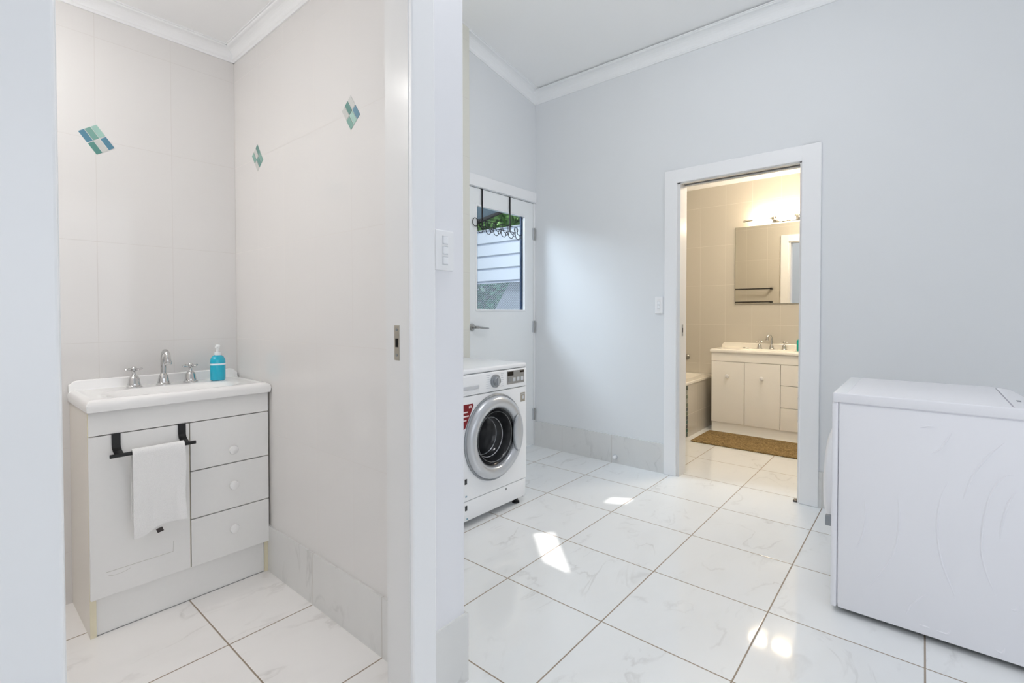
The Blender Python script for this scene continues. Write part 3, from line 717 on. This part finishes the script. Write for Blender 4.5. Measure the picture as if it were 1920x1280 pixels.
# control panel details
kn = obj('programme_dial', B().lathe([(.036, 0), (.036, .010), (.031, .013), (.026, .013), (.024, .022), (.021, .025), (.0, .026)], c=(1.982, WMF-.004, .751), axis='-y', n=40), M_silver2, pf, True)
obj('dial_grip', B().box(1.978, 1.986, WMF-.034, WMF-.028, .731, .771, bev=.002), M_silver, kn)
dp = obj('display_panel', B().box(2.083, 2.236, WMF-.0065, WMF-.003, .719, .794, bev=.001), mat('display_surround', (.27, .265, .255), .35), pf)
obj('screen', B().box(2.086, 2.136, WMF-.0078, WMF-.006, .766, .790), M_disp, dp)
obj('screen', B().box(2.196, 2.230, WMF-.0078, WMF-.006, .779, .790), M_disp, dp)
for k in range(4):
    obj('button', B().box(2.094+k*.036, 2.118+k*.036, WMF-.009, WMF-.006, .732, .754, bev=.002), M_greyl if k else M_grey, dp)
for sgn, xa, wd in ((-1, 1.912, .030), (1, 2.030, .024)):
    pb = B()
    for k in range(7): pb.box(xa, xa+wd-.004*(k % 3), WMF-.0048, WMF-.0038, .716+k*.0115, .7178+k*.0115)
    obj('programme_list', pb, M_print, pf)
dd_ = obj('detergent_drawer', B().box(WMX0+.012, 1.858, WMF-.0065, WMF-.003, .708, .794, bev=.002), M_app, pf)
obj('drawer_pull', B().box(WMX0+.02, 1.852, WMF-.012, WMF-.005, .724, .744, bev=.003), M_greyl, dd_)
# stickers
st = obj('energy_sticker', B().prism([(1.69, WMF-.0012, .652), (1.812, WMF-.0012, .650), (1.818, WMF-.0012, .640), (1.757, WMF-.0012, .528), (1.70, WMF-.0012, .50)], (0, .001, 0)), M_red, wm, label='red warranty sticker')
sp_ = B()
for x0, x1, z in ((1.783, 1.790, .636), (1.794, 1.801, .638)): sp_.box(x0, x1, WMF-.0018, WMF-.0011, z-.008, z+.004)
for x0, x1, z0, z1 in ((1.72, 1.775, .607, .613), (1.72, 1.782, .586, .593), (1.72, 1.765, .566, .571)): sp_.box(x0, x1, WMF-.0018, WMF-.0011, z0, z1)
obj('sticker_print', sp_, M_stw, st)
st2 = obj('capacity_sticker', B().box(2.209, 2.249, WMF-.0014, WMF-.0004, .604, .657), M_tan, wm, label='small tan sticker')
obj('sticker_print', B().box(2.222, 2.240, WMF-.002, WMF-.0012, .620, .638).box(2.214, 2.244, WMF-.002, WMF-.0012, .646, .649), M_greyl, st2)
obj('black_mark', B().box(1.752, 1.768, WMF-.0014, WMF, .236, .264), M_disp, wm); obj('black_mark', B().box(1.755, 1.770, WMF-.0004, WMF+.002, .098, .124), M_disp, wm)

M_bp = mat('blue_print', (.2, .35, .45), .5); obj('blue_mark', B().box(1.757, 1.768, WMF-.0014, WMF, .168, .176), M_bp, wm); obj('blue_mark', B().box(1.765, 1.775, WMF-.0004, WMF+.002, .050, .058), M_bp, wm)

# ------------------------------------------------------------------ dryer
DX, DYF, DYB, DZT = 2.165, .238, -.345, .825
dy = thing('clothes_dryer', (2.45, -.05, 0), 'plain white clothes dryer standing side on at the right, away from wall', 'dryer')
obj('cabinet', B().box(DX+.004, 2.735, DYB, DYF-.001, .030, .790, bev=.004), M_dry, dy, True)
obj('side_panel', B().box(DX, DX+.02, DYB, DYF-.004, .022, .786, bev=.003), M_dry, dy, True)
obj('front_panel', B().box(DX+.001, 2.735, DYF, DYF+.020, .018, .790, bev=.007, seg=3), M_dry, dy, True)
obj('worktop', B().box(DX+.008, 2.738, -.222, DYF+.018, .789, .825, bev=.006, seg=3).box(DX-.003, DX+.018, DYB, DYF+.0175, .7892, .8255, bev=.005, seg=3), M_dry, dy, True)
obj('top_front_strip', B().box(DX+.01, 2.725, DYF-.026, DYF+.010, .8235, .8262, bev=.001), M_app, dy, True)
rp = obj('rear_cover', B().rings([[(x, -.2245, .789), (x, -.2245, .823), (x, -.262, .820), (x, -.30, .797), (x, -.345, .789)] for x in (DX+.02, 2.725)]), M_dry, dy, True)
obj('vent_mark', B().box(2.36, 2.385, -.256, -.246, .8205, .8225), M_silver2, rp)
obj('base_shadow_gap', B().box(DX+.02, 2.72, DYB+.01, DYF-.01, .012, .032), M_grey, dy)
for x in (DX+.09, 2.69):
    for y in (DYF-.07, DYB+.05):
        obj('foot', B().lathe([(.022, 0), (.022, .012), (.014, .014), (.014, .03)], c=(x, y, 0), n=18), M_black, dy, True)
dc = Vector((2.45, DYF+.020, .44))
dd2 = obj('door', B().lathe([(.225, 0), (.222, .012), (.205, .028), (.17, .040), (.10, .046), (.0, .047)], c=dc, axis='y', n=56, caps=False), M_dry, dy, True)
obj('door_hinge', B().box(2.215, 2.235, DYF+.02, DYF+.045, .30, .34, bev=.003), M_silver2, dd2)
# pressed ridges in the side panel (y, z)
def px2(q):
    d = ray(*q); t_ = DX/d.x; return (DX, d.y*t_, CH+d.z*t_)
ridges = [[(1722, 802), (1740, 799), (1757, 800)], [(1790, 804), (1776, 824), (1762, 842), (1740, 852)], [(1892, 823), (1860, 848), (1830, 882), (1813, 915), (1803, 945)],
          [(1622, 925), (1622, 970), (1616, 1005), (1600, 1035)], [(1681, 915), (1686, 960), (1682, 1010), (1665, 1055), (1612, 1122)],
          [(1785, 890), (1765, 930), (1757, 985), (1765, 1050), (1785, 1105), (1795, 1130)], [(1912, 893), (1885, 893), (1860, 922), (1843, 980), (1841, 1040), (1855, 1090), (1877, 1134)],
          [(1912, 912), (1890, 945), (1878, 985), (1875, 1020)], [(1740, 1112), (1725, 1120), (1705, 1140), (1695, 1158)], [(1893, 1141), (1905, 1144), (1911, 1134)],
          [(1722, 1170), (1745, 1178)], [(1752, 1180), (1775, 1188), (1783, 1180)], [(1862, 1215), (1878, 1224), (1885, 1214)]]
rb = B()
for rr_ in ridges:
    P = bez([px2(q) for q in rr_], 6)
    P = [Vector((DX+.0012, p.y, p.z)) for p in P]; n_ = len(P)
    rb.tube(P, [.0034*min(1, .25+2.4*min(i, n_-1-i)/n_) for i in range(n_)], 10)
obj('pressed_ridges', rb, M_dry, dy, True)

# ------------------------------------------------------------------ bathroom contents
# vanity: faces -X, front x 4.79, y 1.545 .. .645
def R_b(loc):  # local x -> world -Y, local y (depth) -> world +X
    return Matrix.Translation(loc) @ Matrix(((0, 1, 0, 0), (-1, 0, 0, 0), (0, 0, 1, 0), (0, 0, 0, 1)))
MB_ = R_b((4.79, 1.545, 0))
bv = thing('vanity_cabinet', (4.97, 1.095, 0), 'cream vanity cabinet with two doors and drawers in the far bathroom', 'vanity cabinet')
VD = BX-4.79-.003
obj('side_panel', B(MB_).box(0, .016, .016, VD, 0, .757), M_ivcab, bv)
obj('side_panel', B(MB_).box(.884, .900, .016, VD, 0, .757), M_ivcab, bv)
obj('carcass', B(MB_).box(.016, .884, .020, VD, .09, .62), M_grey, bv)
obj('kickboard', B(MB_).box(.016, .884, .008, .024, 0, .10), M_ivcab, bv)
obj('top_rail', B(MB_).box(0, .9, 0, .016, .672, .757, bev=.001), M_ivcab, bv)
for x0, x1, kx in ((.001, .2925, .147), (.2965, .588, .444)):
    q = obj('door', B(MB_).box(x0, x1, 0, .016, .092, .668, bev=.0015), M_ivcab, bv); knob(MB_, kx, .535, q)
for z0, z1, kz in ((.487, .668, .527), (.292, .483, .388), (.092, .288, .195)):
    q = obj('drawer', B(MB_).box(.592, .899, 0, .016, z0, z1, bev=.0015), M_ivcab, bv); knob(MB_, .745, kz, q)
basin_top('vanity_basin', R_b((4.772, 1.556, 0)), .92, BX-.003-4.772, .7575, .784, (.46, .145, .22, .11, .10), M_ivory, 'cream moulded basin top resting on the far bathroom vanity', .048, fr=.012)
for y, k in ((1.197, 'cross handle tap left of the far bathroom spout'), (.986, 'cross handle tap right of the far bathroom spout')):
    cross_tap('basin_tap', (5.095, y, .785), R_b((5.095, y, .784)), 'chrome '+k, 'far bathroom basin taps', s=.92)
spout('basin_spout', (5.095, 1.095, .785), R_b((5.095, 1.092, .784)) @ Matrix.Rotation(-.7, 4, 'Z'), 'chrome gooseneck spout on the far bathroom basin', s=.92)
o = thing('soap_bar', (5.04, 1.32, .785), 'small metal rimmed soap piece on the far bathroom basin top', 'soap')
obj('soap', B().box(5.03, 5.05, 1.275, 1.305, .7845, .793, bev=.003), M_soapt, o); obj('soap_rim', B().box(5.028, 5.045, 1.308, 1.328, .7845, .795, bev=.003), M_satin, o)
o = thing('soap_bottle', (4.99, .845, .785), 'teal green soap pump bottle at right end of far bathroom basin', 'soap bottle')
obj('bottle', B().lathe([(.026, 0), (.029, .004), (.029, .085), (.022, .10), (.011, .106)], c=(4.99, .838, .7845), n=28), M_teal, o, True)
obj('pump', B().lathe([(.011, .105), (.011, .118), (.005, .12), (.005, .14), (.009, .145), (.009, .15), (0, .151)], c=(4.99, .838, .7845), n=20), M_soapt, o, True)

mr = thing('wall_mirror', (BX-.01, 1.05, 1.215), 'frameless mirror above the far bathroom vanity', 'mirror')
obj('mirror_glass', B().quad((BX-.0125, .67, 1.217), (BX-.0125, 1.433, 1.217), (BX-.0125, 1.433, 1.968), (BX-.0125, .67, 1.968)), M_mirror, mr)
obj('mirror_backing', B().box(BX-.012, BX, .668, 1.4355, 1.2145, 1.970), M_mirr_e, mr)

vl = thing('vanity_light', (BX-.05, 1.0, 2.0), 'chrome bar light with glowing glass shades above bathroom mirror', 'wall light')
LX = BX-.075
obj('wall_plate', B().box(BX-.022, BX, .86, 1.11, 1.985, 2.035, bev=.003), M_chrome, vl)
obj('light_bar', B().tube([(LX, .68, 2.012), (LX, 1.332, 2.012)], .0055, 10), M_satin, vl, True)
obj('end_knob', B().lathe([(.0, -.012), (.009, -.010), (.012, 0), (.009, .010), (.0, .012)], c=(LX, 1.334, 2.012), axis='y', n=16, caps=False), M_strike, vl, True)
obj('collar', B().lathe([(.008, 0), (.008, .014)], c=(LX, 1.296, 2.012), axis='y', n=16), M_strike, vl, True)
for yc in (1.185, .985, .785):
    obj('glass_shade', B().lathe([(.012, -.068), (.022, -.064), (.026, -.05), (.027, 0), (.026, .05), (.022, .064), (.012, .068)], c=(LX, yc, 2.012), axis='y', n=28), M_bulb, vl, True)
for yc in (1.085, .885):
    obj('arm', B().tube([(BX-.02, yc, 2.012), (LX, yc, 2.012)], .009, 12).lathe([(.013, -.012), (.013, .012)], c=(LX, yc, 2.012), axis='y', n=16), M_strike, vl, True)
# double towel rail on the doorway side wall, seen in the mirror
for z in (1.437, 1.268):
    o = thing('wall_towel_rail', (GXB+.05, 1.70, z), 'upper black towel rail seen in the bathroom mirror' if z > 1.3 else 'lower black towel rail seen in the bathroom mirror', 'towel rail', 'bathroom towel rails')
    obj('rail_bar', B().tube([(GXB+.075, 1.46, z), (GXB+.075, 1.98, z)], .008, 12), M_black, o, True)
    for y in (1.475, 1.965): obj('bracket', B().box(GXB+.012, GXB+.082, y-.012, y+.012, z-.012, z+.012, bev=.002), M_black, o)

# bath: apron plane y 1.62, x 3.55 .. 5.15
bt = thing('bathtub', (4.35, 2.0, 0), 'cream built in bathtub with tiled front panel beside the far vanity', 'bathtub')
AX0, AY, RZ = 3.60, 1.62, .502
obj('apron', B().box(AX0, BX-.003, AY, AY+.02, 0, RZ-.022).box(AX0, AX0+.02, AY, 2.376, 0, RZ-.022), M_by, bt)
# rim with opening and inner shell
rim = B(); x0, x1, y0, y1 = AX0-.005, BX-.003, AY-.008, 2.376
def rr(cx, cy, hx, hy, r, z, n=8):
    out = []
    for qx, qy, a0 in ((1, 1, 0), (-1, 1, PI/2), (-1, -1, PI), (1, -1, 1.5*PI)):
        for k in range(n):
            a = a0+PI/2*k/(n-1); out.append((cx+qx*(hx-r)+r*math.cos(a), cy+qy*(hy-r)+r*math.sin(a), z))
    return out
cx, cy = (x0+x1)/2, (y0+y1)/2; hx, hy = (x1-x0)/2, (y1-y0)/2
rim.rings([rr(cx, cy, hx, hy, .004, RZ-.022), rr(cx, cy, hx, hy, .004, RZ-.004), rr(cx, cy, hx-.004, hy-.004, .004, RZ), rr(cx, cy, hx-.095, hy-.09, .10, RZ), rr(cx, cy, hx-.105, hy-.10, .10, RZ-.012), rr(cx, cy, hx-.17, hy-.15, .10, .20), rr(cx, cy, hx-.24, hy-.20, .10, .13)], caps=False)
rim.bm.faces.new(list(rim.bm.verts)[-32:])
obj('tub_shell', rim, M_ivory, bt, True)
# vertical strip of glass mosaic in the apron
MCH = [mat('mosaic_dark', (.045, .08, .06), .2), mat('mosaic_olive', (.12, .15, .11), .2), mat('mosaic_deep_teal', (.05, .12, .11), .2), mat('mosaic_stone', (.28, .29, .25), .2), mat('mosaic_slate', (.06, .08, .09), .2)]
for k in range(12):
    z = .008+k*.0385
    obj('mosaic_chip', B().box(4.345, 4.385, AY-.0015, AY+.002, z, z+.035), MCH[(k*7+k//3) % 5], bt)
o = thing('bath_mixer', (BX, 1.92, .655), 'chrome wall mixer tap above the bathtub', 'tap')
obj('flange', B().lathe([(.030, 0), (.030, .006), (.024, .012), (.018, .03), (.018, .05)], c=(BX, 1.915, .66), axis='-x', n=24), M_satin, o, True)
obj('lever', B().tube([(BX-.045, 1.915, .662), (BX-.07, 1.93, .678), (BX-.09, 1.965, .670)], [.012, .009, .005], 10), M_satin, o, True)

rg = thing('bath_mat', (4.47, 1.1, 0), 'mottled brown bath mat on the floor before the far vanity', 'rug')
rgb = B().box(4.255, 4.745, .62, 1.548, .001, .013, bev=.005)
obj('mat_pile', rgb, M_rug, rg)

# small floor details: door stop and guide pegs
o = thing('door_stop', (GX-.02, 1.765, .045), 'small white round door stop on the marble skirting', 'door stop')
obj('bumper', B().lathe([(.014, 0), (.014, .012), (.010, .028), (.006, .032), (0, .033)], c=(GX-.010, 1.752, .048), axis='-x', n=20), M_trim, o, True)
obj('mount_ring', B().lathe([(.018, 0), (.018, .003)], c=(GX-.010, 1.752, .048), axis='-x', n=20), M_greyl, o, True)
o = thing('door_guide', (GX+.03, OY0+.02, 0), 'small dark sliding door guide on the floor at the bathroom doorway', 'door guide')
obj('guide_block', B().box(GX-.006, GX+.03, OY0+.012, OY0+.034, .0, .012, bev=.002), M_alum, o)

# bathroom ceiling light
o = thing('ceiling_light', (4.15, .75, BZ), 'round white ceiling light in the bathroom', 'ceiling light')
obj('base_ring', B().lathe([(.14, .0), (.15, -.03), (.14, -.045), (.135, -.03)], c=(4.15, .75, BZ), n=32, caps=False), M_trim, o, True)
obj('diffuser', B().lathe([(.137, -.03), (.09, -.055), (0, -.062)], c=(4.15, .75, BZ), n=32, caps=False), mat('lit_bath_diffuser', (1, 1, 1), .3, emis=(1, .88, .72), estr=10), o, True)
d = bpy.data.lights.new('bathroom_lamp', 'POINT'); d.shadow_soft_size = .12; d.energy = 31; d.color = (1, .87, .70)
lo = bpy.data.objects.new('bathroom_lamp', d); COL.objects.link(lo); lo.location = (4.05, .75, 2.28)
# unseen ceiling fitting added around the laundry fill lamp set at the top
o = thing('ceiling_light', (1.7, .75, cz(1.7)), 'unseen round white light added on the sloping ceiling to even out the laundry', 'ceiling light')
obj('base_plate', B().lathe([(.10, .02), (.10, -.10), (.17, -.115), (.175, -.125), (.165, -.128), (.165, -.118), (0, -.112)], c=(1.7, .75, 3.24), n=36, caps=False), M_trim, o, True)
# ------------------------------------------------------------------ toilet room ceiling lights
for i, (x, y) in enumerate(((-.10, 1.62), (-.16, 2.18))):
    o = thing('ceiling_light', (x, y, 2.36), 'round white ceiling downlight %s in toilet room' % ('nearer the door' if i == 0 else 'over the vanity end'), 'ceiling light', 'toilet room downlights')
    obj('trim_ring', B().lathe([(.062, 0), (.062, -.006), (.048, -.009), (.045, -.004)], c=(x, y, 2.36), n=32, caps=False), M_trim, o, True)
    obj('diffuser', B().lathe([(.046, -.005), (.03, -.007), (0, -.008)], c=(x, y, 2.36), n=32, caps=False), M_down, o, True)
    d = bpy.data.lights.new('downlight_lamp', 'POINT'); d.shadow_soft_size = .05; d.energy = 3.4; d.color = (1, .965, .93)
    lo = bpy.data.objects.new('downlight_lamp', d); COL.objects.link(lo); lo.location = (x-.10, y, 2.16)

# ------------------------------------------------------------------ outside the laundry door
struct('ground_outside', B().box(1.5, 12, DY+.12, 12, -.1, -.02), M_ground, 'grassy ground outside', 'ground')
cl = thing('corrugated_wall', (4.2, 4.3, 0), 'pale corrugated metal shed wall seen through the laundry door glass', 'shed wall')
pitch = .147; zs = 1.364; prof = [(4.165, 1.472)]
for k in range(6):
    z = zs+k*pitch; prof += [(4.165, z), (4.165, z+.110), (4.192, z+.119), (4.192, z+.127), (4.165, z+.139)]
prof = [prof[0]]+[p for p in prof[1:] if 1.473 < p[1] < 2.155]
poly = prof+[(4.23, prof[-1][1]), (4.23, 1.472)]
obj('ribbed_sheet', B().prism([(x, 2.65, z) for x, z in poly], (0, 4.2, 0)), M_cladding, cl)
obj('post', B().box(4.21, 4.27, 6.8, 6.86, -.05, 2.1), M_silver2, cl)
# awning at the upper left of the pane
def at(px, py, y): d = ray(px, py); t_ = y/d.y; return Vector((d.x*t_, y, CH+d.z*t_))
aw = thing('awning', at(900, 400, 3.1), 'grey awning with dark edge beam outside the laundry door', 'awning')
A_, B2_ = at(896, 415, 3.20), at(949, 393, 2.80); C_ = at(944, 376, 2.75); D_ = at(880, 376, 3.10)
A0 = at(872, 424, 3.30); D0 = at(860, 376, 3.20)
obj('soffit', B().rings([[A0, A_, B2_, C_, D_, D0], [p+Vector((0, 0, .03)) for p in (A0, A_, B2_, C_, D_, D0)]]), M_soff, aw)
obj('edge_beam', B().tube([A0-Vector((0, 0, .010)), B2_-Vector((0, 0, .004))], [.024, .014], 8), M_dark, aw)
obj('support_post', B().box(A0.x-.02, A0.x+.02, A0.y-.02, A0.y+.02, -.03, A0.z), M_silver2, aw)
# diamond mesh below the shed wall
ms = thing('diamond_mesh_screen', (4.12, 3.9, .8), 'diamond pattern wire mesh below the corrugated shed wall', 'mesh screen')
mb = B()
y0_, y1_, z0_, z1_ = 3.0, 5.0, .75, 1.470; st_ = .027
k = -40
while y0_+k*st_ < y1_:
    for sgn in (1, -1):
        # line y = c + sgn*z
        c = y0_+k*st_
        a_y, a_z = (c, z0_) if sgn == 1 else (c+(z1_-z0_), z0_)
        b_y, b_z = (c+(z1_-z0_), z1_) if sgn == 1 else (c, z1_)
        if max(a_y, b_y) > y0_ and min(a_y, b_y) < y1_:
            mb.box(-.5, .5, -.5, .5, -.5, .5) if False else mb.tube([(4.12, a_y, a_z), (4.12, b_y, b_z)],   .0020, 4, caps=False)
    k += 1
obj('wire_lattice', mb, M_mesh, ms)
o = thing('stair_stringer', (4.5, 3.9, 0), 'pale slanting concrete stringer behind the wire mesh', 'stair')
obj('slab', B().prism([(4.35, 3.35, -.05), (4.35, 3.35, 1.75), (4.35, 3.72, 1.47), (4.35, 4.25, .75), (4.35, 4.25, -.05)], (.12, 0, 0)), M_conc, o)

def bush(name, c, r, n, m, label, cat, seed, leaf=.05):
    rnd = random.Random(seed); o = thing(name, (c[0], c[1], 0), label, cat)
    b_ = B(); c = Vector(c)
    for _ in range(n):
        d = Vector((rnd.gauss(0, 1), rnd.gauss(0, 1), rnd.gauss(0, 1))).normalized(); p = c+Vector((d.x*r[0], d.y*r[1], d.z*r[2]))*rnd.uniform(.35, 1)
        a = Vector((rnd.gauss(0, 1), rnd.gauss(0, 1), rnd.gauss(0, 1))).normalized(); t2 = a.cross(d)
        if t2.length < .1: continue
        t2.normalize(); s_ = leaf*rnd.uniform(.6, 1.4)
        b_.bm.faces.new([b_.bm.verts.new(p+a*s_), b_.bm.verts.new(p+t2*s_*.4), b_.bm.verts.new(p-a*s_), b_.bm.verts.new(p-t2*s_*.4+d*.01)])
    obj('foliage', b_, m, o)
    obj('stem', B().tube([(c.x, c.y, -.03), (c.x, c.y, c.z)], [.05, .02], 8), M_drum, o)
    return o
bush('leafy_tree', (6.3, 5.2, 2.9), (1.1, 1.1, 1.1), 9000, M_leaf, 'bright green tree above the corrugated shed wall', 'tree', 1, .065)
bush('leafy_tree', (6.6, 7.75, 3.2), (1.4, 1.3, 1.2), 7000, M_leaf2, 'darker teal green tree farther left above the shed wall', 'tree', 2, .065)
bush('shrub', (5.1, 4.35, .95), (.5, .7, .75), 7000, M_leaf2, 'dark green shrub behind the diamond wire mesh', 'shrub', 3, .05)
bush('hedge', (7.4, 6.1, 1.0), (.7, 2.4, 1.0), 12000, M_leaf2, 'dark hedge standing farther back behind the shrub and wire mesh', 'hedge', 5, .08)
